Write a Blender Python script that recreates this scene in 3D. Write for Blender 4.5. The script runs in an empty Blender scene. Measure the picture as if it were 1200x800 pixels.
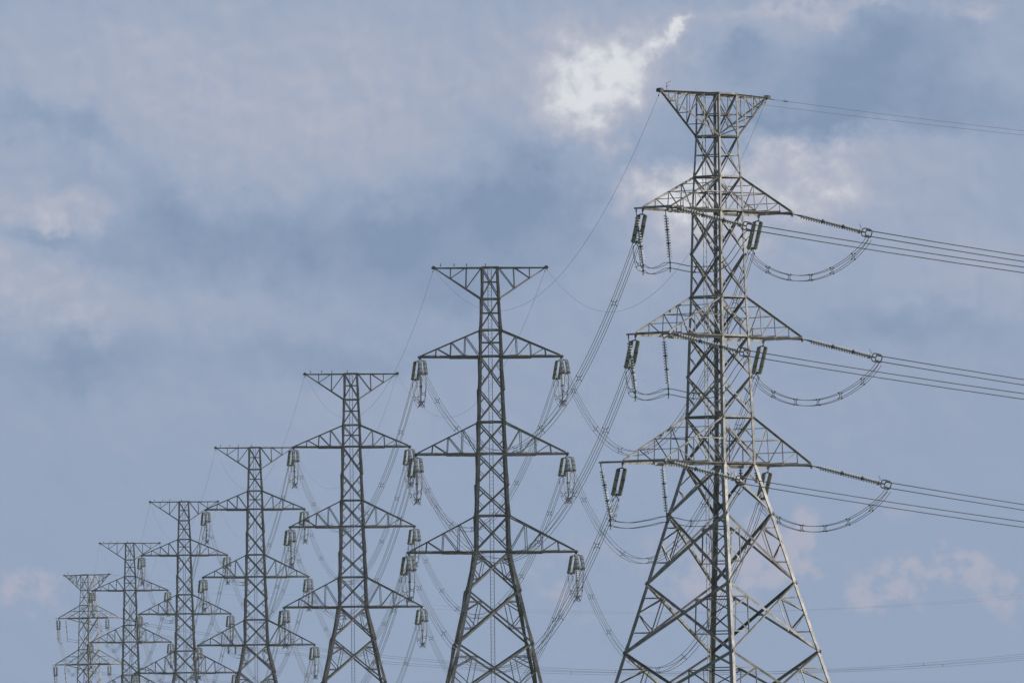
import bpy, bmesh, math, random
from mathutils import Vector, Matrix
random.seed(7)
R = math.radians
scene = bpy.context.scene
COL = scene.collection

# ------------------------------------------------------------------ camera
YAW, PITCH, ROLL, HC, FPX = 0.0696639, 0.0444144, -0.00920057, 1.7, 13333.0
F = Vector((math.sin(YAW)*math.cos(PITCH), math.cos(YAW)*math.cos(PITCH), math.sin(PITCH)))
R0 = Vector((math.cos(YAW), -math.sin(YAW), 0)); U0 = R0.cross(F)
RX = R0*math.cos(ROLL) + U0*math.sin(ROLL); UP = RX.cross(F)
cam_d = bpy.data.cameras.new('camera'); cam = bpy.data.objects.new('camera', cam_d); COL.objects.link(cam)
cam_d.sensor_fit = 'HORIZONTAL'; cam_d.sensor_width = 36; cam_d.lens = FPX/1200*36
cam_d.clip_start = 1; cam_d.clip_end = 60000
m = Matrix((RX, UP, -F)).transposed().to_4x4(); m.translation = Vector((0, 0, HC)); cam.matrix_world = m
scene.camera = cam
scene.render.resolution_x, scene.render.resolution_y = 1024, 682

# ------------------------------------------------------------------ sun, sky
SUN_EL = 36
SUN = Vector((1.0, -0.06, 0)).normalized()*math.cos(R(SUN_EL)); SUN.z = math.sin(R(SUN_EL))
sl = bpy.data.lights.new('sun', 'SUN'); sl.energy = 5.0; sl.angle = R(0.5); sl.color = (1.0, 0.91, 0.79)
so = bpy.data.objects.new('sun', sl); COL.objects.link(so)
so.rotation_euler = SUN.to_track_quat('Z', 'Y').to_euler(); so.location = (200, -100, 200)

scene.view_settings.view_transform = 'Standard'; scene.view_settings.look = 'None'
scene.view_settings.exposure = 0; scene.view_settings.gamma = 1
scene.view_settings.use_curve_mapping = False

w = bpy.data.worlds.new("World"); scene.world = w; w.use_nodes = True
nt = w.node_tree; N = nt.nodes; L = nt.links; N.clear()

def nmath(op, a, b=None, c=None, clamp=False):
    n = N.new('ShaderNodeMath'); n.operation = op; n.use_clamp = clamp
    for i, v in enumerate((a, b, c)):
        if v is None: continue
        if isinstance(v, (int, float)): n.inputs[i].default_value = v
        else: L.new(v, n.inputs[i])
    return n.outputs[0]

def mixc(fac, a, b):
    n = N.new('ShaderNodeMix'); n.data_type = 'RGBA'; n.clamp_factor = True
    for s, v in ((n.inputs[0], fac), (n.inputs[6], a), (n.inputs[7], b)):
        if isinstance(v, (int, float)): s.default_value = v
        elif isinstance(v, tuple): s.default_value = (*v, 1)
        else: L.new(v, s)
    return n.outputs[2]

def smooth(v, a, b):
    n = N.new('ShaderNodeMapRange'); n.interpolation_type = 'SMOOTHSTEP'
    L.new(v, n.inputs[0]); n.inputs[1].default_value = a; n.inputs[2].default_value = b
    return n.outputs[0]

tc = N.new('ShaderNodeTexCoord'); sx = N.new('ShaderNodeSeparateXYZ'); L.new(tc.outputs['Generated'], sx.inputs[0])
# azimuth and elevation in units of 0.43 degree
AZ0, EL0, K = 0.0697, 0.0444, 133.33
u = nmath('MULTIPLY', nmath('SUBTRACT', nmath('ARCTAN2', sx.outputs[0], sx.outputs[1]), AZ0), K)
v = nmath('MULTIPLY', nmath('SUBTRACT', nmath('ARCSINE', sx.outputs[2]), EL0), K)
cb = N.new('ShaderNodeCombineXYZ'); L.new(u, cb.inputs[0]); L.new(v, cb.inputs[1]); cb.inputs[2].default_value = 3.7

def noise(scale, detail, rough=0.55, off=0.0, dist=0.0, sc=(1, 1, 1), rot=0):
    mp = N.new('ShaderNodeMapping'); L.new(cb.outputs[0], mp.inputs[0])
    mp.inputs['Location'].default_value = (off, off*.7, off*1.3); mp.inputs['Scale'].default_value = sc
    mp.inputs['Rotation'].default_value = (0, 0, rot)
    n = N.new('ShaderNodeTexNoise'); L.new(mp.outputs[0], n.inputs['Vector'])
    n.inputs['Scale'].default_value = scale; n.inputs['Detail'].default_value = detail
    n.inputs['Roughness'].default_value = rough; n.inputs['Distortion'].default_value = dist
    return n.outputs[0]

wx = nmath('MULTIPLY', nmath('SUBTRACT', noise(1.5, 8, .60, 5.1), .5), 1.45)
wy = nmath('MULTIPLY', nmath('SUBTRACT', noise(1.5, 7, .62, 11.3), .5), 1.3)
uw = nmath('ADD', u, wx); vw = nmath('ADD', v, wy)

def blob(x, y, rx, ry, ang=0.0, amp=1.0):
    """soft cloud mass centred at a direction of the sky; returns amp*exp(-r^2), domain-warped"""
    cx, cy = (x-600)/100.0, (400-y)/100.0
    dx = nmath('SUBTRACT', uw, cx); dy = nmath('SUBTRACT', vw, cy)
    ca, sa = math.cos(ang), math.sin(ang)
    a = nmath('ADD', nmath('MULTIPLY', dx, ca*100/rx), nmath('MULTIPLY', dy, sa*100/rx))
    b = nmath('ADD', nmath('MULTIPLY', dx, -sa*100/ry), nmath('MULTIPLY', dy, ca*100/ry))
    r2 = nmath('ADD', nmath('MULTIPLY', a, a), nmath('MULTIPLY', b, b))
    return nmath('MULTIPLY', nmath('EXPONENT', nmath('MULTIPLY', r2, -1.0)), amp)

def total(items):
    t = blob(*items[0])
    for it in items[1:]: t = nmath('ADD', t, blob(*it))
    return t

def lin(r, g, b): return tuple(10*((c/255+.055)/1.055)**2.4 for c in (r, g, b))

sky = N.new('ShaderNodeTexSky'); sky.sky_type = 'NISHITA'; sky.sun_disc = False
sky.sun_elevation = R(SUN_EL); sky.sun_rotation = math.atan2(SUN.x, SUN.y)
sky.air_density = 1.0; sky.dust_density = 2.0; sky.ozone_density = 1.5
dim = N.new('ShaderNodeVectorMath'); dim.operation = 'SCALE'; L.new(sky.outputs[0], dim.inputs[0]); dim.inputs['Scale'].default_value = .6
# thickness of the cloud deck: grey-blue where thin and shaded, pale where thick and sunlit
P0 = total([(300, 100, 460, 110, 0, .75), (260, 190, 240, 40, 0, .25), (520, 190, 60, 40, 0, .2), (250, 365, 200, 26, 0, .3), (420, 480, 400, 60, 0, .10),
    (905, 40, 80, 34, 0, .4), (1110, 205, 100, 46, 0, .4), (1140, 320, 180, 60, 0, .45), (1180, 80, 60, 60, 0, .3), (700, 330, 90, 40, 0, .25), (60, 335, 120, 40, 0, .5)])
S = total([(30, 130, 115, 24, -.2, -.8), (125, 165, 55, 30, -.3, -.55), (90, 208, 66, 30, 0, -.5), (118, 190, 20, 20, 0, .5),
    (58, 243, 84, 28, -.1, 1.1), (10, 290, 50, 40, 0, .7), (60, 335, 120, 36, 0, .35), (46, 270, 34, 14, 0, -1.0),
    (330, 275, 270, 36, .06, -1.0), (420, 305, 200, 36, 0, -.4), (190, 238, 50, 30, -.4, -.7), (610, 245, 120, 60, .2, -1.0), (632, 185, 60, 55, 0, -1.0), (520, 340, 120, 26, 0, -.5),
    (90, 420, 95, 28, 0, -.8), (390, 418, 110, 20, 0, -.6),
    (690, 100, 74, 66, .75, 1.25), (708, 84, 40, 46, .4, .8), (748, 62, 56, 28, .6, .65), (655, 145, 46, 42, .6, .9), (675, 122, 80, 60, .5, .5), (800, 26, 22, 12, .6, 1.5), (774, 44, 28, 14, .6, .8),
    (866, 75, 46, 26, .2, -1.1), (1040, 66, 95, 46, .3, -1.15), (985, 10, 120, 12, 0, .8), (1145, 12, 45, 12, 0, .8), (850, 110, 60, 24, 0, .25),
    (940, 140, 160, 24, 0, -1.1), (1080, 126, 120, 36, 0, -.7), (930, 205, 88, 42, .2, 1.75), (760, 218, 90, 30, .15, 1.55), (820, 258, 90, 44, 0, 1.2),
    (975, 245, 60, 40, 0, .5), (1065, 388, 100, 26, 0, -.7), (780, 176, 80, 15, 0, -.7)])
n1 = smooth(noise(1.3, 10, .58, 8.0), .25, .75)
def shifted(scale, detail, rough, off, d): 
    mp = N.new('ShaderNodeMapping'); L.new(cb.outputs[0], mp.inputs[0]); mp.inputs['Location'].default_value = (off+d[0], off*.7+d[1], off*1.3)
    n = N.new('ShaderNodeTexNoise'); L.new(mp.outputs[0], n.inputs['Vector']); n.inputs['Scale'].default_value = scale
    n.inputs['Detail'].default_value = detail; n.inputs['Roughness'].default_value = rough; n.inputs['Distortion'].default_value = .4; return n.outputs[0]
# relief of the billows
rel = nmath('SUBTRACT', shifted(2.3, 6, .52, 17.0, (0, 0)), shifted(2.3, 6, .52, 17.0, (.08, .11)))
S = nmath('ADD', nmath('MULTIPLY', S, nmath('ADD', .45, nmath('MULTIPLY', n1, 1.1))), nmath('ADD', P0, nmath('MULTIPLY', nmath('SUBTRACT', n1, .5), .16)))
S = nmath('ADD', S, nmath('MULTIPLY', rel, nmath('ADD', .5, nmath('MULTIPLY', nmath('MAXIMUM', S, 0.0), 1.25))))
mr = N.new('ShaderNodeMapRange'); L.new(S, mr.inputs[0]); mr.inputs[1].default_value = -1.4; mr.inputs[2].default_value = 2.8
ramp = N.new('ShaderNodeValToRGB'); L.new(mr.outputs[0], ramp.inputs[0]); ramp.color_ramp.interpolation = 'B_SPLINE'
stops = [(-1.4, (128, 149, 179)), (-.9, (135, 154, 183)), (-.35, (144, 161, 189)), (0, (151, 167, 193)), (.4, (161, 173, 197)), (.9, (174, 180, 199)), (1.5, (190, 194, 207)), (2.1, (210, 213, 221)), (2.8, (226, 228, 233))]
els = ramp.color_ramp.elements
while len(els) < len(stops): els.new(.5)
for e, (p, c) in zip(els, stops): e.position = (p+1.4)/4.2; e.color = tuple(x/10 for x in lin(*c)) + (1,)
sc_ = N.new('ShaderNodeVectorMath'); sc_.operation = 'SCALE'; L.new(ramp.outputs[0], sc_.inputs[0]); sc_.inputs['Scale'].default_value = 10
deck = sc_.outputs[0]
# clearer blue air lower down
lowf = nmath('MULTIPLY', smooth(nmath('MULTIPLY', v, -1.0), 0.0, 3.4), .55)
deck = mixc(lowf, deck, lin(144, 165, 195))
# unseen deck thinned overhead and sideways, shaped to cut fill light on shaded steel
el = nmath('ARCSINE', sx.outputs[2])
az = nmath('ABSOLUTE', nmath('ARCTAN2', sx.outputs[0], sx.outputs[1]))
clear = nmath('MAXIMUM', smooth(el, .12, .5), smooth(az, .35, 1.1))
base = mixc(nmath('SUBTRACT', .95, nmath('MULTIPLY', clear, .84)), dim.outputs[0], deck)
# low warm puffs
low = total([(902, 640, 34, 36, .9, 1.2), (936, 636, 30, 30, .5, .9), (925, 668, 30, 18, .0, .8), (865, 680, 60, 30, .3, .8), (1022, 694, 42, 22, .4, .95), (1092, 670, 66, 20, -.05, 1.05), (1050, 712, 20, 18, 0, .6),
             (1178, 690, 42, 48, 0, .6), (1040, 600, 42, 24, 0, .55), (655, 686, 34, 24, -.5, .75), (700, 650, 60, 26, 0, .4), (28, 685, 48, 20, 0, .95), (60, 705, 50, 22, 0, .4), (810, 665, 50, 46, 0, .7), (720, 720, 120, 20, 0, .3)])
n3 = smooth(noise(3.4, 9, .60, 31.0), .30, .68)
wf = smooth(nmath('MULTIPLY', low, nmath('ADD', .15, nmath('MULTIPLY', n3, 1.3))), .10, 1.15)
base = mixc(nmath('MULTIPLY', wf, .62), base, lin(182, 180, 195))
bg = N.new('ShaderNodeBackground'); L.new(base, bg.inputs[0]); bg.inputs[1].default_value = 0.1
wo = N.new('ShaderNodeOutputWorld'); L.new(bg.outputs[0], wo.inputs[0])

# ------------------------------------------------------------------ materials
def material(name, c1, c2, rough=.6, metal=0.0, scale=1.0, lo=.4, hi=.65, c3=None, bump=0):
    mt = bpy.data.materials.new(name); mt.use_nodes = True
    t = mt.node_tree; b = t.nodes['Principled BSDF']
    co = t.nodes.new('ShaderNodeTexCoord'); n = t.nodes.new('ShaderNodeTexNoise'); t.links.new(co.outputs['Object'], n.inputs[0])
    n.inputs['Scale'].default_value = scale; n.inputs['Detail'].default_value = 8; n.inputs['Roughness'].default_value = .65
    r = t.nodes.new('ShaderNodeValToRGB'); t.links.new(n.outputs[0], r.inputs[0])
    r.color_ramp.elements[0].position = lo; r.color_ramp.elements[0].color = (*c1, 1)
    r.color_ramp.elements[1].position = hi; r.color_ramp.elements[1].color = (*c2, 1)
    if c3:
        e = r.color_ramp.elements.new(min(.99, hi+.12)); e.color = (*c3, 1)
    t.links.new(r.outputs[0], b.inputs['Base Color'])
    b.inputs['Roughness'].default_value = rough; b.inputs['Metallic'].default_value = metal
    return mt

STEEL = material('galvanised_steel', (.13, .132, .13), (.25, .245, .235), .5, .45, 1.3, .38, .6, (.27, .18, .10))
PALE = material('pale_galvanised_steel', (.17, .175, .18), (.40, .40, .39), .55, .2, 1.6, .36, .64, (.34, .27, .18))
DARK_ = STEEL
STEEL_B = material('bright_galvanised_steel', (.22, .22, .215), (.38, .375, .36), .5, .35, 1.3, .38, .6)
PALE_B = material('old_dull_steel', (.08, .08, .08), (.17, .165, .155), .5, .4, 1.3, .38, .6, (.22, .15, .09))
DSTEEL = material('dark_steel', (.07, .07, .07), (.13, .125, .12), .5, .4, 3)
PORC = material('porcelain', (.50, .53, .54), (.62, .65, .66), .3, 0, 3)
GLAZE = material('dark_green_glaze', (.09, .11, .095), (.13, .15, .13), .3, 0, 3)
PCAP = material('insulator_cap', (.05, .06, .055), (.09, .10, .09), .5, .2, 4)
ALU = material('weathered_aluminium', (.24, .245, .25), (.33, .33, .335), .5, .5, .6)
CONC = material('concrete', (.26, .25, .24), (.36, .35, .33), .9, 0, .8)
GRASS = material('grass', (.035, .055, .018), (.075, .09, .03), .95, 0, .05, .35, .65, (.12, .10, .055))

# ------------------------------------------------------------------ mesh helpers
RNG = random.Random(3)
class MB:
    def __init__(s): s.v = []; s.f = []; s.m = []
    def prism(s, p, q, sec, a, b, mi=0):
        """extrude the 2-D section sec (in axes a, b) from p to q"""
        n = len(sec); i = len(s.v)
        for P in (p, q):
            for x, y in sec: s.v.append(P + a*x + b*y)
        for k in range(n):
            j = (k+1) % n; s.f.append((i+k, i+j, i+n+j, i+n+k)); s.m.append(mi)
        s.f.append(tuple(i+k for k in reversed(range(n)))); s.f.append(tuple(i+n+k for k in range(n))); s.m += [mi, mi]
    def angle(s, p, q, n, w=.1, t=None, flip=1, off=0.0, web=None, out=False):
        """rolled steel angle: one flange in the plane with normal n, the other turned inward"""
        t = t or max(.012, w*.11)
        d = (q-p).normalized(); a = d.cross(n)
        if a.length < 1e-5: a = d.cross(Vector((.3, .2, .9)))
        a = a.normalized()*flip
        if web is not None and a.dot(web) > 0: a = -a       # the standing flange sits on the side called web
        b = -a.cross(d).normalized()
        if b.dot(n) > 0: b = -b
        p = p + b*off; q = q + b*off
        if out: b = -b
        s.prism(p, q, [(-w/2, 0), (w/2, 0), (w/2, t), (-w/2+t, t), (-w/2+t, w), (-w/2, w)], a, b, RNG.choice((0, 0, 1)))
    def box(s, p, q, w, h, up=Vector((0, 0, 1)), mi=0):
        d = (q-p).normalized(); a = d.cross(up)
        if a.length < 1e-4: a = d.cross(Vector((1, 0, 0)))
        a.normalize(); b = a.cross(d).normalized()
        s.prism(p, q, [(-w/2, -h/2), (w/2, -h/2), (w/2, h/2), (-w/2, h/2)], a, b, mi)
    def tube(s, pts, r, seg=6, closed=False, mi=0):
        i0 = len(s.v); n = len(pts)
        for k, p in enumerate(pts):
            if closed: d = pts[(k+1) % n]-pts[k-1]
            else: d = pts[min(k+1, n-1)]-pts[max(k-1, 0)]
            d = d.normalized(); a = d.cross(Vector((0.01, 0.02, 1)))
            if a.length < .05: a = d.cross(Vector((1, .1, 0)))
            a.normalize(); b = a.cross(d)
            for j in range(seg):
                t = 2*math.pi*j/seg; s.v.append(p + a*(r*math.cos(t)) + b*(r*math.sin(t)))
        rng = n if closed else n-1
        for k in range(rng):
            k2 = (k+1) % n
            for j in range(seg):
                j2 = (j+1) % seg
                s.f.append((i0+k*seg+j, i0+k*seg+j2, i0+k2*seg+j2, i0+k2*seg+j)); s.m.append(mi)
        if not closed:
            s.f.append(tuple(i0+j for j in reversed(range(seg)))); s.f.append(tuple(i0+(n-1)*seg+j for j in range(seg))); s.m += [mi, mi]
    def lathe(s, p, d, prof, seg=10):
        """prof: list of (distance along d, radius, material of the band that follows)"""
        d = d.normalized(); a = d.cross(Vector((.01, .02, 1)))
        if a.length < .05: a = d.cross(Vector((1, .1, 0)))
        a.normalize(); b = a.cross(d); i0 = len(s.v)
        for h, r, _ in prof:
            for j in range(seg):
                t = 2*math.pi*j/seg; s.v.append(p + d*h + a*(r*math.cos(t)) + b*(r*math.sin(t)))
        for k in range(len(prof)-1):
            for j in range(seg):
                j2 = (j+1) % seg
                s.f.append((i0+k*seg+j, i0+k*seg+j2, i0+(k+1)*seg+j2, i0+(k+1)*seg+j)); s.m.append(prof[k][2])
        s.f.append(tuple(i0+j for j in reversed(range(seg)))); s.f.append(tuple(i0+(len(prof)-1)*seg+j for j in range(seg))); s.m += [0, 0]
    def plate(s, c, n, r, t=.02, k=6, ax=None):
        """flat polygonal gusset plate"""
        n = n.normalized(); a = n.cross(Vector((0, 0, 1)))
        if a.length < .1: a = Vector((1, 0, 0))
        a.normalize(); b = n.cross(a)
        sec = [(r*math.cos(2*math.pi*(j+.5)/k), r*math.sin(2*math.pi*(j+.5)/k)) for j in range(k)]
        s.prism(c - n*t/2, c + n*t/2, sec, a, b)
    def build(s, name, mats, parent=None, label=None, smooth=False):
        me = bpy.data.meshes.new(name); me.from_pydata([tuple(x) for x in s.v], [], s.f)
        if mats in (STEEL, PALE): mats = [STEEL, STEEL_B] if mats == DARK_ else [PALE, PALE_B]
        mats = mats if isinstance(mats, (list, tuple)) else [mats]
        for x in mats: me.materials.append(x)
        if len(mats) > 1:
            for p, mi in zip(me.polygons, s.m): p.material_index = mi
        bm = bmesh.new(); bm.from_mesh(me); bmesh.ops.recalc_face_normals(bm, faces=bm.faces); bm.to_mesh(me); bm.free()
        if smooth:
            for p in me.polygons: p.use_smooth = True
        o = bpy.data.objects.new(name, me); COL.objects.link(o)
        if parent: o.parent = parent
        if label: o['label'] = label
        return o

def empty(name, loc, rz=0.0, label=None, cat=None, group=None):
    o = bpy.data.objects.new(name, None); COL.objects.link(o); o.location = loc; o.rotation_euler.z = rz
    o.empty_display_size = .5
    if label: o['label'] = label
    if cat: o['category'] = cat
    if group: o['group'] = group
    return o

def copy_tree(o, parent=None):
    c = o.copy(); COL.objects.link(c); c.parent = parent
    for ch in [x for x in list(COL.objects) if x.parent == o]: copy_tree(ch, c)
    return c

V = Vector
# ------------------------------------------------------------------ ground
bm = bmesh.new(); bmesh.ops.create_grid(bm, x_segments=60, y_segments=60, size=15000)
me = bpy.data.meshes.new('ground'); bm.to_mesh(me); bm.free(); me.materials.append(GRASS)
g = bpy.data.objects.new('ground', me); COL.objects.link(g); g.location = (0, 9000, 0); g['kind'] = 'structure'

# ------------------------------------------------------------------ lattice towers
def interp(tab, z):
    for (z0, h0), (z1, h1) in zip(tab, tab[1:]):
        if z1 <= z <= z0: return h0 + (h1-h0)*(z0-z)/(z0-z1)
    return tab[-1][1] if z < tab[-1][0] else tab[0][1]

def lattice_body(root, levels, prof, kinds, legw, my=1):
    """levels from the top down; kinds[i] names the bracing of the panel below levels[i]"""
    hw = lambda z: interp(prof, z)
    def C(sx_, sy, z): h = hw(z); return V((sx_*h, sy*h, z))
    for sx_ in (-1, 1):
        for sy in (-1, 1):
            b = MB()
            for i, (z1, z0) in enumerate(zip(levels, levels[1:])):
                p, q = C(sx_, sy, z0), C(sx_, sy, z1)
                wd = legw(z0)
                t = wd*.12
                # L section of the corner post, heel outwards
                sec = [(0, 0), (-wd, 0), (-wd, -t), (-t, -t), (-t, -wd), (0, -wd)]
                b.prism(p, q, sec, V((sx_, 0, 0)), V((0, sy, 0)))
                if i % 2 == 1:      # splice cover
                    e = p.lerp(q, .12); s2 = p.lerp(q, -0.0)
                    b.prism(s2, e, [(0.02, 0.02), (-wd*.9, 0.02), (-wd*.9, .002), (.002, .002), (.002, -wd*.9), (.02, -wd*.9)], V((sx_, 0, 0)), V((0, sy, 0)))
            b.build('leg', STEEL, root)
            f = MB(); c = C(sx_, sy, 0)
            f.prism(c + V((0, 0, -.3)), c + V((0, 0, .35)), [(-.5, -.5), (.5, -.5), (.5, .5), (-.5, .5)], V((1, 0, 0)), V((0, 1, 0)))
            f.build('footing', CONC, root)
    for n, (a, b_) in (((0, -1, 0), ((-1, -1), (1, -1))), ((1, 0, 0), ((1, -1), (1, 1))), ((0, 1, 0), ((1, 1), (-1, 1))), ((-1, 0, 0), ((-1, 1), (-1, -1)))):
        n = V(n); fb = MB()
        for i, (z1, z0) in enumerate(zip(levels, levels[1:])):
            A0, B0, A1, B1 = C(*a, z0), C(*b_, z0), C(*a, z1), C(*b_, z1)
            inset = -n*.03
            A0, B0, A1, B1 = A0+inset, B0+inset, A1+inset, B1+inset
            k = kinds[i]; big = k in ('F',)
            wd = {'P': .095, 'M': .125, 'F': .175, 'N': .15}[k]
            tan = (B0-A0).normalized()
            if n.x < -.5: wa_, wb_ = (tan, False), (-tan, True)
            else: wa_, wb_ = (-tan, True), (tan, False)
            if n.x < -.5 or n.y < -.5:
                fb.angle(A0, B1, n, wd, web=wa_[0], out=wa_[1], off=0 if wa_[1] else .03)
                fb.angle(B0, A1, n, wd, web=wb_[0], out=wb_[1], off=0 if wb_[1] else .03)
            else:
                fb.angle(A0, B1, n, wd, flip=-1, out=True); fb.angle(B0, A1, n, wd, flip=-1, off=.03)
            # crossing point
            wa = (A1-B1).length; wb = (A0-B0).length; t = wb/(wa+wb)
            X = A0.lerp(B1, t)
            fb.plate(X + n*.012, n, wd*1.1, .02)
            if k == 'P':     # horizontal through the crossing
                l, r = A0.lerp(A1, t), B0.lerp(B1, t)
                fb.angle(l, r, n, .085, off=.05)
            if k in ('M', 'N', 'F'):
                for (P0, P1, D0, D1) in ((A0, A1, B1, B0), (B0, B1, A1, A0)):
                    # P: leg; diagonals from P0 to X and P1 to X
                    rw = .09 if k == 'F' else .06
                    lm = P0.lerp(P1, t) if k == 'F' else P0.lerp(P1, .5)
                    q0 = P0.lerp(X, .5); q1 = P1.lerp(X, .5)
                    fb.angle(lm, q0, n, rw, off=.05); fb.angle(lm, q1, n, rw, off=.05)
                    if k == 'F':
                        fb.angle(P0.lerp(lm, .5), q0, n, rw*.9, off=.06); fb.angle(P1.lerp(lm, .5), q1, n, rw*.9, off=.06)
                        fb.angle(q0, q1, n, rw*.8, off=.07)
            if k != 'F' or i+1 == len(levels)-1 or kinds[i-1] != 'F':
                if i == 0 or (z1 in root['horiz']): fb.angle(A1, B1, n, .13, off=.01)
            elif z1 in root['horiz']: fb.angle(A1, B1, n, .13, off=.01)
            gs = wd*1.15
            for P in (A1, B1):
                fb.plate(P + n*.018 + (X-P).normalized()*gs*.4, n, gs, .02)
        fb.build('face_bracing', STEEL, root)
    for z in root['horiz']:
        db = MB(); h = hw(z)-.05
        db.angle(V((-h, -h, z-.03)), V((h, h, z-.03)), V((0, 0, 1)), .09); db.angle(V((-h, h, z-.05)), V((h, -h, z-.05)), V((0, 0, 1)), .09)
        db.build('plan_bracing', STEEL, root)
    return hw

def ladder(root, x, y, z0, z1, width=.34):
    b = MB()
    for s in (-1, 1): b.box(V((x+s*width/2, y, z0)), V((x+s*width/2, y, z1)), .05, .03, V((0, 1, 0)))
    z = z0+.3
    while z < z1:
        b.tube([V((x-width/2, y, z)), V((x+width/2, y, z))], .011, 4); z += .33
    b.build('ladder', STEEL, root)

def crossarm(root, s, hw, zb, zu, Lr, wend, ts, ext=0.0, ytip=None, heavy=.15, over=.35, slope_end=.12):
    """box arm: s side (+1/-1), bottom chords at zb from the body corners to the end beam, top chords from zu"""
    b = MB(); hb, hu = hw(zb), hw(zu); Y = V((0, 1, 0)); Z = V((0, 0, 1))
    bots, tops = [], []
    for sy in (-1, 1):
        B0, T0 = V((s*hb, sy*hb, zb)), V((s*hu, sy*hu, zu))
        B1 = V((s*Lr, sy*wend, zb)); T1 = V((s*(Lr-over*.6), sy*wend, zb+slope_end))
        nrm = V((0, sy, 0))
        dn = (T1-T0).normalized(); un = nrm.cross(dn)
        if un.z < 0: un = -un
        b.angle(B0, B1 + V((s*over, 0, 0)), Z, heavy*1.15, web=-nrm)
        b.angle(B0 + V((0, 0, -.03)), B0.lerp(B1, .5) + V((0, 0, -.03)), Z, heavy*1.25, web=-nrm, off=.02)
        b.angle(T0, T1, un, heavy*.85, web=-nrm)
        bn = [B0] + [B0.lerp(B1, t) for t in ts] + [B1]
        tn = [T0] + [T0.lerp(T1, t) for t in ts] + [T1]
        for i in range(1, len(bn)-1):
            b.angle(bn[i], tn[i], nrm, .05 if wend > 1 else .065, off=.02)
        for i in range(len(bn)-2):
            b.angle(bn[i], tn[i+1], nrm, .055 if wend > 1 else .075, off=.035)
        if wend > 1:      # horizontal tie from the middle of the top chord back to the body
            mid = tn[2]; lz = mid.z; b.angle(mid, V((s*hw(lz), sy*hw(lz), lz)), nrm, .08, off=.04)
        bots.append(bn); tops.append(tn)
    for i in range(1, len(bots[0])):
        b.angle(bots[0][i] + V((0, 0, .01)), bots[1][i] + V((0, 0, .01)), -Z, .08)
        if i < len(bots[0])-1: b.angle(tops[0][i], tops[1][i], Z, .05)
    for i in range(len(bots[0])-1):
        a, c = (0, 1) if i % 2 else (1, 0)
        b.angle(bots[a][i] + V((0, 0, .03)), bots[c][i+1] + V((0, 0, .03)), -Z, .065)
        if wend < 1 and i < len(bots[0])-2: b.angle(tops[c][i] - V((0, 0, .02)), tops[a][i+1] - V((0, 0, .02)), Z, .06)
    # end beam
    e = MB(); x = s*(Lr + over*.5)
    b.box(V((s*Lr, -wend-.12, zb-.02)), V((s*Lr, wend+.12+ext, zb-.02)), .22, .13)
    o = b.build('crossarm', STEEL, root)
    for yy in ([-wend, wend] if wend > 1 else [-.3, 0, .3]):
        e = MB(); e.box(V((s*Lr, yy, zb-.09)), V((s*Lr, yy, zb-.30)), .16, .05, V((0, 1, 0)))
        e.build('attachment_plate', DSTEEL, o)
    return o

def peak_arm(root, s, hw, zt, zl, Lr, ts):
    b = MB(); ht, hl = hw(zt), hw(zl); tip = V((s*Lr, 0, zt)); Z = V((0, 0, 1)); ns, lo = [], []
    for sy in (-1, 1):
        T0, L0 = V((s*ht, sy*ht, zt)), V((s*hl, sy*hl, zl)); t2 = tip + V((0, sy*.07, 0)); nrm = V((0, sy, 0))
        b.angle(T0, t2, Z, .13, web=-nrm); b.angle(L0, t2 + V((-s*.15, 0, -.12)), nrm, .11, web=Z)
        tn = [T0] + [T0.lerp(t2, t) for t in ts]; ln = [L0] + [L0.lerp(t2, t) for t in ts]
        for i in range(1, len(tn)): b.angle(tn[i], ln[i], nrm, .065, off=.02)
        for i in range(len(tn)-1): b.angle(tn[i], ln[i+1], nrm, .08, off=.035)
        ns.append(tn); lo.append(ln)
    for i in range(len(ns[0])):
        b.angle(ns[0][i] - Z*.02, ns[1][i] - Z*.02, Z, .07)
        if i: b.angle(lo[0][i], lo[1][i], -Z, .06)
    for i in range(len(ns[0])-1):
        b.angle(ns[0][i] - Z*.03, ns[1][i+1] - Z*.03, Z, .06); b.angle(lo[1][i] + Z*.03, lo[0][i+1] + Z*.03, -Z, .06)
    o = b.build('peak_arm', STEEL, root)
    c = MB(); c.prism(tip + V((s*.02, -.2, -.03)), tip + V((s*.02, .2, -.03)), [(-.16, -.12), (.16, -.12), (.2, .05), (.08, .17), (-.08, .17), (-.2, .05)], V((1, 0, 0)), Z)
    c.build('earth_wire_clamp', DSTEEL, o)
    return o

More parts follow.
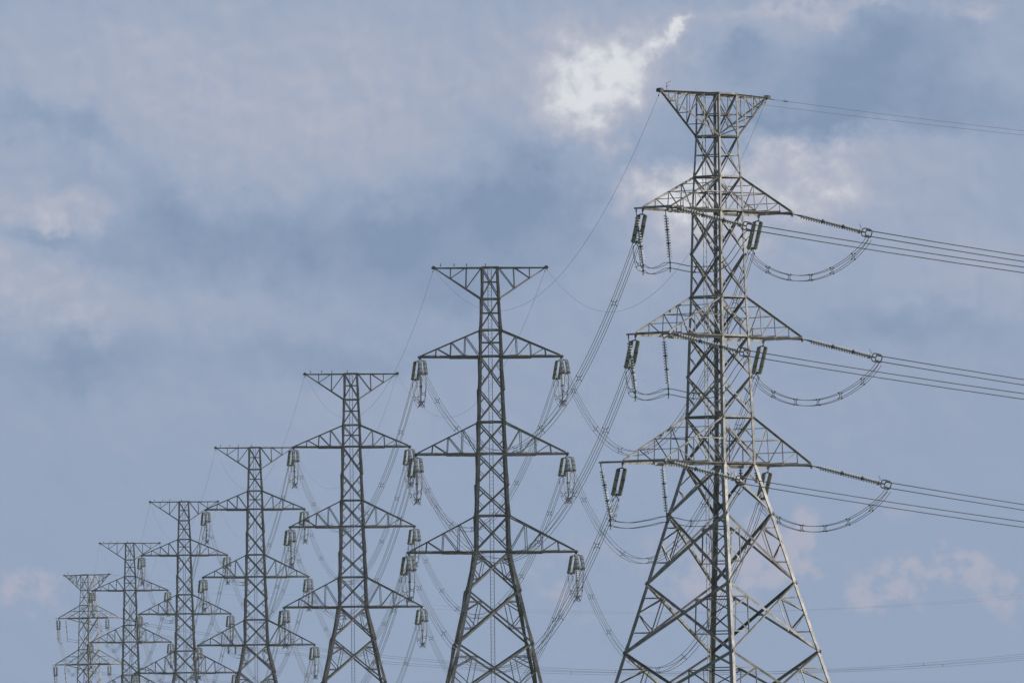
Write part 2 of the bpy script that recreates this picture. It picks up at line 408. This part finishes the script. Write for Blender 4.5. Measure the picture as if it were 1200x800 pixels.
# in-line tower: local x = across the line, y = along the line
LV2 = [55.28, 52.37, 49.5, 47.08, 44.0, 41.0, 38.08, 35.2, 32.35, 29.03, 25.4, 20.5, 15.0, 8.2, 0.0]
PR2 = [(55.28, .76), (52.37, .86), (49.5, 1.0), (47.08, 1.05), (41.0, 1.25), (38.08, 1.34), (32.35, 1.56), (29.03, 1.62), (0, 7.85)]
ARM2 = [(47.08, 49.5, 6.55), (38.08, 41.0, 7.0), (29.03, 32.35, 7.75)]
def inline_tower(loc):
    root = empty('transmission_tower', loc); root['horiz'] = [55.28, 52.37, 49.5, 47.08, 41.0, 38.08, 32.35, 29.03]
    kinds = ['P', 'P', 'P', 'M', 'M', 'M', 'M', 'M', 'M', 'F', 'F', 'F', 'F', 'F']
    hw = lattice_body(root, LV2, PR2, kinds, lambda z: .17 if z > 47 else (.20 if z > 38 else (.24 if z > 29 else .28)))
    for zb, zu, Lr in ARM2:
        for s in (-1, 1): crossarm(root, s, hw, zb, zu, Lr, .30, [.25, .49, .74], heavy=.15, over=.2)
    for s in (-1, 1): peak_arm(root, s, hw, 55.28, 52.37, 5.2, [.32, .65])
    ladder(root, 0.0, 0.45, .3, 55.1)
    for x in (-4.55, -3.3, -2.15, -.4):
        b = MB(); b.tube([V((x, .1, 55.36)), V((x, .1, 55.62))], .045, 6); b.tube([V((x, .1, 55.6)), V((x, .1, 55.68))], .02, 5); b.build('bird_spike', DSTEEL, root)
    del root['horiz']
    return root

# angle tower: local x = bisector of the two line directions (pointing inside), y = towards the in-line towers
LV1 = [55.85, 52.8, 49.9, 47.5, 44.4, 41.3, 38.5, 35.6, 32.7, 29.4, 25.8, 20.85, 15.9, 10.5, 5.0, 0.0]
PR1 = [(55.85, 1.06), (52.8, 1.10), (49.9, 1.23), (47.5, 1.33), (44.4, 1.39), (41.3, 1.45), (38.5, 1.56), (35.6, 1.65), (32.7, 1.73), (29.4, 1.82), (25.8, 2.67), (20.85, 3.81), (15.9, 4.98), (0, 8.78)]
ARM1 = [(47.5, 49.9, 6.8, 6.55, 1.35, 1.55, .6), (38.5, 41.3, 7.5, 7.25, 1.55, 1.8, .65), (29.4, 32.7, 8.6, 7.9, 1.95, 2.0, 2.0)]
ANG = R(45.7)
def angle_tower(loc, my):
    global STEEL
    STEEL = PALE
    root = empty('transmission_tower', loc, ANG*my); root['horiz'] = [55.85, 52.8, 49.9, 47.5, 41.3, 38.5, 32.7, 29.4]
    kinds = ['P', 'P', 'P', 'M', 'M', 'M', 'M', 'M', 'M', 'N', 'F', 'F', 'F', 'F', 'F']
    hw = lattice_body(root, LV1, PR1, kinds, lambda z: .16 if z > 47 else (.20 if z > 38 else (.24 if z > 29 else .30)))
    for zb, zu, Ll, Lr, we, we2, ext in ARM1:
        crossarm(root, -1, hw, zb, zu, Ll, we, [.24, .5, .76], ext=0, heavy=.155, over=.05)
        crossarm(root, 1, hw, zb, zu, Lr, we2, [.24, .5, .76], ext=0, heavy=.155, over=.05)
        b = MB(); y0, y1 = my*(we+.12), my*(we+ext+.12)
        b.box(V((-Ll, min(y0, y1), zb-.02)), V((-Ll, max(y0, y1), zb-.02)), .2, .12); b.box(V((-Ll, my*(we+ext), zb-.05)), V((-Ll, my*(we+ext), zb-.3)), .1, .04)
        if ext > 1: b.angle(V((-Ll+1.2, my*we, zb-.01)), V((-Ll, my*(we+ext), zb-.01)), V((0, 0, -1)), .09)
        b.build('outrigger_beam', STEEL, root)
    peak_arm(root, -1, hw, 55.85, 52.8, 6.35, [.25, .5, .75]); peak_arm(root, 1, hw, 55.85, 52.8, 5.7, [.25, .5, .75])
    ladder(root, -.75, .6*my, .3, 55.7)
    b = MB(); p = V((-5.6, 0, 55.9))
    b.box(p, p + V((0, 0, .45)), .03, .03); b.box(p + V((-.1, 0, .45)), p + V((.45, 0, .62)), .03, .03); b.box(p + V((-.15, 0, .2)), p + V((.3, 0, .3)), .03, .03)
    b.build('bird_spike', DSTEEL, root)
    del root['horiz']; STEEL = DARK_
    return root

def at(px, py, D):
    return V((0, 0, HC)) + (F + RX*((px-600)/FPX) + UP*((400-py)/FPX))*D

X0, Y2, SPAN = 71.17, 1048.5, 233.13
ORD = ['nearest', 'second', 'third', 'fourth', 'fifth', 'sixth', 'farthest']
TW = []
T1c = at(839.8, 114.5, 815.4); T1 = V((T1c.x, T1c.y, -.37))
t1 = angle_tower(T1, 1); t1.name = 'transmission_tower'
t1['label'] = 'nearest and largest grey lattice pylon, seen corner-on at the right'; t1['category'] = 'pylon'; t1['group'] = 'lattice pylons along the power line'
LBL = ['second nearest lattice pylon, squarely facing, whole middle of the row', 'third lattice pylon from the front, between the second and the fourth',
       'fourth lattice pylon from the front, left of the third', 'fifth lattice pylon from the front, only its top two arm levels and lower arm tips seen clearly',
       'sixth lattice pylon from the front, just right of the small corner-on one']
LBL[0] = 'second nearest lattice pylon, facing squarely, just left of the biggest one'
LBL[3] = 'fifth lattice pylon from the front, left of the fourth and right of the sixth'
proto = inline_tower(V((X0, Y2, 0)))
TPOS = [T1]
for i in range(5):
    o = proto if i == 0 else copy_tree(proto)
    o.location = (X0, Y2 + SPAN*i, 0); TPOS.append(V(o.location))
    o['label'] = LBL[i]; o['category'] = 'pylon'; o['group'] = 'lattice pylons along the power line'
T7c = at(103.3, 673.5, 2214.0); T7 = V((T7c.x, T7c.y, -.36)); TPOS.append(T7)
t7 = angle_tower(T7, -1)
t7['label'] = 'farthest and smallest lattice pylon, corner-on at the far left, its right side sunlit'; t7['category'] = 'pylon'; t7['group'] = 'lattice pylons along the power line'

# ------------------------------------------------------------------ insulators
def string_prof(length, pale=False):  # pale drops the dark glaze: sunlit look put into the disc colour
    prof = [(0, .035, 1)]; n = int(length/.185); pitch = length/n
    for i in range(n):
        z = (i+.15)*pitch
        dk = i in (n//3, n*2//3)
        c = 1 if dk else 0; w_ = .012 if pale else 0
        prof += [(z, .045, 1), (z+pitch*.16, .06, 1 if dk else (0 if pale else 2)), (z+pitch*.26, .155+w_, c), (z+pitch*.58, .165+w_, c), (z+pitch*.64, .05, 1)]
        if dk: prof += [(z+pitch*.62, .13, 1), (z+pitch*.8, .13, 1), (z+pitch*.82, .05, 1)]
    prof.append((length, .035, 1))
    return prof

def spacer_mb(b, c, t, side, up, h=.2, r=.019):
    k = .5*h
    sq = [c + side*(a*k) + up*(e*k) for a, e in ((-1, -1), (1, -1), (1, 1), (-1, 1))]
    for i in range(4): b.box(sq[i], sq[(i+1) % 4], r*1.7, r*1.7, t)
    for i, (a, e) in enumerate(((-1, -1), (1, -1), (1, 1), (-1, 1))):
        w_ = c + side*(a*h) + up*(e*h); b.box(sq[i], w_, r*1.7, r*1.7, t)
        b.box(w_ - t*.07, w_ + t*.07, .07, .08, up)

def tension_set(A, hdir, slope, label, length=5.3, pale=False):
    """twin string from the arm plate A along the horizontal direction hdir; returns the conductor end"""
    d = (hdir + V((0, 0, -slope))).normalized(); side = V((hdir.y, -hdir.x, 0)).normalized(); up = side.cross(d)
    if up.z < 0: up = -up
    root = empty('tension_insulator', A, 0, label, 'insulator', 'twin tension insulators')
    O = V((0, 0, 0)); b = MB()
    b.box(O - V((0, 0, .02)), d*.36, .05, .07); b.box(d*.34 - side*.02, d*.42 + side*.02, .1, .06)
    arc = [d*(.62 - .26*math.sin(math.pi*i/8)) + side*(-.24*math.cos(math.pi*i/8)) for i in range(9)]
    b.tube(arc, .05, 6); b.build('yoke_plate', DSTEEL, root)
    ls = length-1.35
    for s in (-1, 1):
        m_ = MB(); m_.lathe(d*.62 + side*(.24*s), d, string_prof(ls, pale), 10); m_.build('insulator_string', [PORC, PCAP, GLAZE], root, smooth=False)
    b = MB(); e = d*(.62+ls)
    b.box(e - side*.27, e + side*.27, .1, .05, d); b.box(e, e + d*.3, .05, .09)
    c = e + d*.3
    for a in (-1, 1):
        for g_ in (-1, 1):
            w_ = c + side*(.2*a) + up*(.2*g_); b.box(c, w_ + d*.06, .045, .045); b.tube([w_, w_ + d*.35], .04, 6)
    b.build('conductor_clamp', DSTEEL, root)
    b = MB(); rc = e - d*.15
    ring = [rc + side*(.42*math.cos(t)) + (up*.98 + d*.2)*(.20*math.sin(t)) for t in [2*math.pi*i/20 for i in range(20)]]
    b.tube(ring, .02, 6, True); b.tube([rc - side*.42, rc + side*.42], .018, 5); b.build('corona_ring', ALU, root)
    if length > 5.5:     # racket-shaped shield ring round the clamps
        b = MB(); k = c + d*.1; rr = []
        for i in range(20):
            t = 2*math.pi*i/20; cx_, cy_ = math.cos(t), math.sin(t)
            rr.append(k + d*(.36*math.copysign(abs(cx_)**.5, cx_)) + up*(.30*math.copysign(abs(cy_)**.5, cy_)))
        b.tube(rr, .045, 6, True); b.build('shield_ring', DSTEEL, root)
    b = MB(); b.tube([e, e + up*.22 - d*.05, e + up*.5 - d*.28], .018, 5); b.build('arcing_horn', DSTEEL, root)
    return A + d*(length-.1), side

def jumper_string(A, dx, label, length=3.5, axis=V((1, 0, 0))):
    root = empty('jumper_insulator', A, 0, label, 'insulator', 'single hanging jumper insulators')
    e = dx + V((0, 0, -length)); d = e.normalized(); b = MB()
    b.box(V((0, 0, 0)), d*.3, .05, .05); b.build('hanger_link', DSTEEL, root)
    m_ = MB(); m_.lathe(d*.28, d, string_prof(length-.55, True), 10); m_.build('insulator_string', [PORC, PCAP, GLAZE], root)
    b = MB(); c = d*(length-.25); side = V((axis.y, -axis.x, 0)).normalized(); c2 = e - V((0, 0, .25))
    b.box(c, c2, .07, .07)
    k = MB(); spacer_mb(k, c2, axis.normalized(), side, V((0, 0, 1)), .2, .035); b.v += k.v; n0 = len(b.v)-len(k.v)
    b.f += [tuple(i+n0 for i in f_) for f_ in k.f]; b.m += k.m
    for s in (-1, 1): b.tube([c2 + side*(s*.2) + V((0, 0, -.2)), c2 + side*(s*.35) + V((0, 0, -.5))], .02, 5)
    b.build('jumper_clamp', DSTEEL, root)
    return A + c2

def frame_of(pts, k):
    t = (pts[min(k+1, len(pts)-1)] - pts[max(k-1, 0)]).normalized()
    s = t.cross(V((0, 0, 1)))
    if s.length < .15: s = V((0, 1, 0)).cross(t)
    return t, s.normalized()

def bundle(name, pts, label, cat, group, spacers, wr=.021, h=.2, vert=True, seg=5):
    """four wires on the corners of a square round the path pts"""
    o = pts[0].copy(); root = empty(name, o, 0, label, cat, group); P = [p-o for p in pts]
    ups = []; last = None
    for k in range(len(P)):
        t, s = frame_of(P, k)
        if last is not None and s.dot(last) < 0: s = -s
        last = s; ups.append((t, s, V((0, 0, 1)) if vert else s.cross(t)))
    for a in (-1, 1):
        for e in (-1, 1):
            b = MB(); b.tube([p + s*(a*h) + u_*(e*h) for p, (t, s, u_) in zip(P, ups)], wr, seg); b.build('wire', ALU, root, smooth=True)
    for fr in spacers:
        k = fr*(len(P)-1); i = min(int(k), len(P)-2); c = P[i].lerp(P[i+1], k-i); t, s, u_ = ups[i]
        b = MB(); spacer_mb(b, V((0, 0, 0)), t, s, u_, h); sp = b.build('spacer', DSTEEL, root); sp.location = c
    return root

def sag_path(A, B, sag, n=48):
    return [A.lerp(B, t) - V((0, 0, 4*sag*t*(1-t))) for t in [i/n for i in range(n+1)]]

def spline(ps, n=10):
    out = []; P = [ps[0]*2-ps[1]] + ps + [ps[-1]*2-ps[-2]]
    for i in range(1, len(P)-2):
        for j in range(n):
            t = j/n; a, b, c, d = P[i-1:i+3]
            out.append(.5*((2*b) + (c-a)*t + (2*a-5*b+4*c-d)*t*t + (3*b-a-3*c+d)*t**3))
    out.append(ps[-1].copy()); return out

LEV = ['upper', 'middle', 'lower']; SIDE = {-1: 'left', 1: 'right'}
near_end, far_end = {}, {}     # conductor ends (tower, side, level)
JG = 'jumper loops at the pylons'
for n in range(1, 6):          # the five in-line pylons
    T = TPOS[n]; nm = ORD[n]
    for s in (-1, 1):
        for l, (zb, zu, Lr) in enumerate(ARM2):
            wh = f'{SIDE[s]} {LEV[l]} arm of the {nm} pylon'
            A = T + V((s*Lr, 0, zb-.3))
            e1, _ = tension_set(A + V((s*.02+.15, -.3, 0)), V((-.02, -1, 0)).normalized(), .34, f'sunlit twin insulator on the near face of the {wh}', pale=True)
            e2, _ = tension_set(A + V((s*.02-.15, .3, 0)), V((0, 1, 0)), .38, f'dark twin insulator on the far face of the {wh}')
            jc = jumper_string(A, V((.08, 0, 0)), f'long single insulator hanging straight down from the {wh}', 3.75, V((0, 1, 0)))
            near_end[n, s, l], far_end[n, s, l] = e1, e2
            ps = [e1 + V((0, .1, -.1)), e1 + V((0, .35, -1.0)), e1.lerp(jc, .45) + V((0, 0, -.95)), jc + V((0, -1.0, -.15)), jc,
                  jc + V((0, 1.0, -.15)), e2.lerp(jc, .45) + V((0, 0, -.95)), e2 + V((0, -.35, -1.0)), e2 + V((0, -.1, -.1))]
            bundle('jumper_loop', spline(ps, 5), f'slack loop of four short wires under the {wh}', 'jumper wires', JG, (.2, .36, .64, .8), .019, vert=False)

def rot(vv, a): return V((vv.x*math.cos(a)-vv.y*math.sin(a), vv.x*math.sin(a)+vv.y*math.cos(a), vv.z))
side_end = {}
for n, my in ((0, 1), (6, -1)):    # the two angle pylons
    T = TPOS[n]; nm = ORD[n]; Lc = lambda x, y, z: T + rot(V((x, y*my, z)), ANG*my)
    for l, (zb, zu, Ll, Lr, we1, we2, ext) in enumerate(ARM1):
        for s, La, we in ((-1, Ll, we1), (1, Lr, we2)):
            wh = f'{SIDE[s]} {LEV[l]} arm of the {nm} pylon'
            wl = 'far' if n == 0 else 'near'
            e1, _ = tension_set(Lc(s*La, we, zb-.3), V((-.03, my, 0)).normalized(), .46, f'dark twin insulator on the line side of the {wh}')
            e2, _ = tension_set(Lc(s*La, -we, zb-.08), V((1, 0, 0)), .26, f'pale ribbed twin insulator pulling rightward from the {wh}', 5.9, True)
            (near_end if n == 6 else far_end)[n, s, l] = e1; side_end[n, s, l] = e2
            tail = (V((0, 0, -.25)))
            if s < 0:
                dA = V((.45, 0, 0)) if l < 2 else V((.65, 0, 0))
                j1 = jumper_string(Lc(-Ll, we+ext, zb-.3), dA, f'single jumper insulator at the outer tip of the {wh}', 3.75)
                j2 = jumper_string(Lc(-Ll, -we+(.6, .5, .25)[l], zb-.3), V((.3, 0, 0)), f'single jumper insulator midway in, under the {wh}', 3.65)
                ps = [e1 + tail, e1.lerp(j1, .5) + V((-.05, 0, -.5)), j1, j1.lerp(j2, .33) + V((0, 0, -.28)), j1.lerp(j2, .7) + V((0, 0, -.16)), j2, j2.lerp(e2, .33) + V((0, 0, -1.2)), j2.lerp(e2, .66) + V((0, 0, -1.75)), e2 + V((-.6, 0, -.9)), e2 + tail]
                bundle('jumper_loop', spline(ps, 6), f'four wire jumper slung round the body under the {wh}', 'jumper wires', JG, (.12, .66, .78, .9), .021, vert=False)
            else:
                a, b_ = e1 + tail, e2 + tail
                ps = [a.lerp(b_, t) - V((0, 0, 2.25*(4*t*(1-t))**.85)) for t in [i/20 for i in range(21)]]
                bundle('jumper_loop', ps, f'deep open jumper loop hanging clear of the {wh}', 'jumper wires', JG, (.14, .32, .5, .68, .86), .021)
# two short post insulators steadying the lowest jumper of the nearest pylon
for k, (px, py, D) in enumerate(((868, 547.5, 817), (886.5, 547.5, 819), (267.8, 756, TPOS[3].y-.9), (276, 756, TPOS[3].y-.9))):
    p = at(px, py, D); root = empty('post_insulator', p, 0, ('short ribbed post insulator under the nearest pylon\'s right lower arm, ' if k < 2 else 'short post insulator under the fourth pylon\'s left lower arm, ') + ('nearer the arm tip', 'nearer the body')[(k+1) % 2 if k < 2 else k % 2], 'insulator', 'short post insulators')
    b = MB(); b.lathe(V((0, 0, -.1)), V((0, 0, -1)), string_prof(.95), 10); b.build('insulator_string', [PCAP, PCAP, PCAP], root)
    b = MB(); b.box(V((0, 0, .15)), V((0, 0, -.12)), .06, .06); b.box(V((-.15, 0, -1.08)), V((.15, 0, -1.08)), .05, .06); b.build('end_fitting', DSTEEL, root)

# ------------------------------------------------------------------ spans
SG = 'bundled conductors between pylons'
SP = [.09, .24, .38, .53, .68, .82, .94]
for n in range(6):
    for s in (-1, 1):
        for l in range(3):
            A = far_end[n, s, l] if n in (0,) else far_end[n, s, l]; B = near_end[n+1, s, l]
            sp = [x + random.uniform(-.02, .02) for x in SP]
            bundle('conductor_span', sag_path(A, B, 10.5 if n else 10.6), f'four wire bundle from {SIDE[s]} {LEV[l]} arms of the {ORD[n]} pylon to the {ORD[n+1]}', 'power line', SG, sp)
for n in (0, 6):
    for s in (-1, 1):
        for l in range(3):
            A = side_end[n, s, l]; B = A + V((233 if n == 0 else 233, 0, 0)) ; sp = [x + random.uniform(-.02, .02) for x in SP[1:-1]]
            bundle('conductor_span', sag_path(A, B, 10.3), f'four wire bundle leaving rightward from the {SIDE[s]} {LEV[l]} arm of the {ORD[n]} pylon', 'power line', SG, sp)

def earth_tip(n, s):
    T = TPOS[n]
    if n in (0, 6):
        my = 1 if n == 0 else -1; return T + rot(V((-6.35 if s < 0 else 5.7, 0, 55.75)), ANG*my)
    return T + V((s*5.2, 0, 55.18))
def earth(A, B, sag, label):
    pts = sag_path(A, B, sag); o = pts[0].copy(); root = empty('earth_wire', o, 0, label, 'earth wire', 'thin earth wires along the top')
    b = MB(); b.tube([p-o for p in pts], .011, 5); b.build('wire', ALU, root, smooth=True)
    for p0, dr in ((A, B-A), (B, A-B)):
        b = MB(); d = dr.normalized(); q = p0 - o; sl_ = 4*sag/dr.length
        b.tube([q, q + d*.5 - V((0, 0, .5*sl_))], .03, 6); b.build('wire_grip', DSTEEL, root)
        b = MB(); b.tube([q + d*1.2 - V((0, 0, 1.2*sl_)), q + d*1.5 - V((0, 0, 1.5*sl_))], .045, 6); b.build('vibration_damper', DSTEEL, root)
for n in range(6):
    for s in (-1, 1): earth(earth_tip(n, s), earth_tip(n+1, s), 8.8, f'thin earth wire between the {SIDE[s]} top tips of the {ORD[n]} and {ORD[n+1]} pylons')
for n in (0, 6):
    for s in (-1, 1): A = earth_tip(n, s); earth(A, A + V((233, 0, 0)), 8.2, f'thin earth wire running right from the {SIDE[s]} top tip of the {ORD[n]} pylon')

# ------------------------------------------------------------------ air
hz = MB(); hz.prism(V((0, 0, -1.5)), V((0, 0, 75)), [(-15100, -6200), (15100, -6200), (15100, 24200), (-15100, 24200)], V((1, 0, 0)), V((0, 1, 0)))
hm = bpy.data.materials.new('haze'); hm.use_nodes = True; t = hm.node_tree; t.nodes.clear()
pv = t.nodes.new('ShaderNodeVolumePrincipled'); pv.inputs['Density'].default_value = .00004; pv.inputs['Color'].default_value = (.74, .86, 1.0, 1); pv.inputs['Anisotropy'].default_value = .2
ou = t.nodes.new('ShaderNodeOutputMaterial'); t.links.new(pv.outputs[0], ou.inputs['Volume'])
ho = hz.build('haze', hm); ho['kind'] = 'stuff'
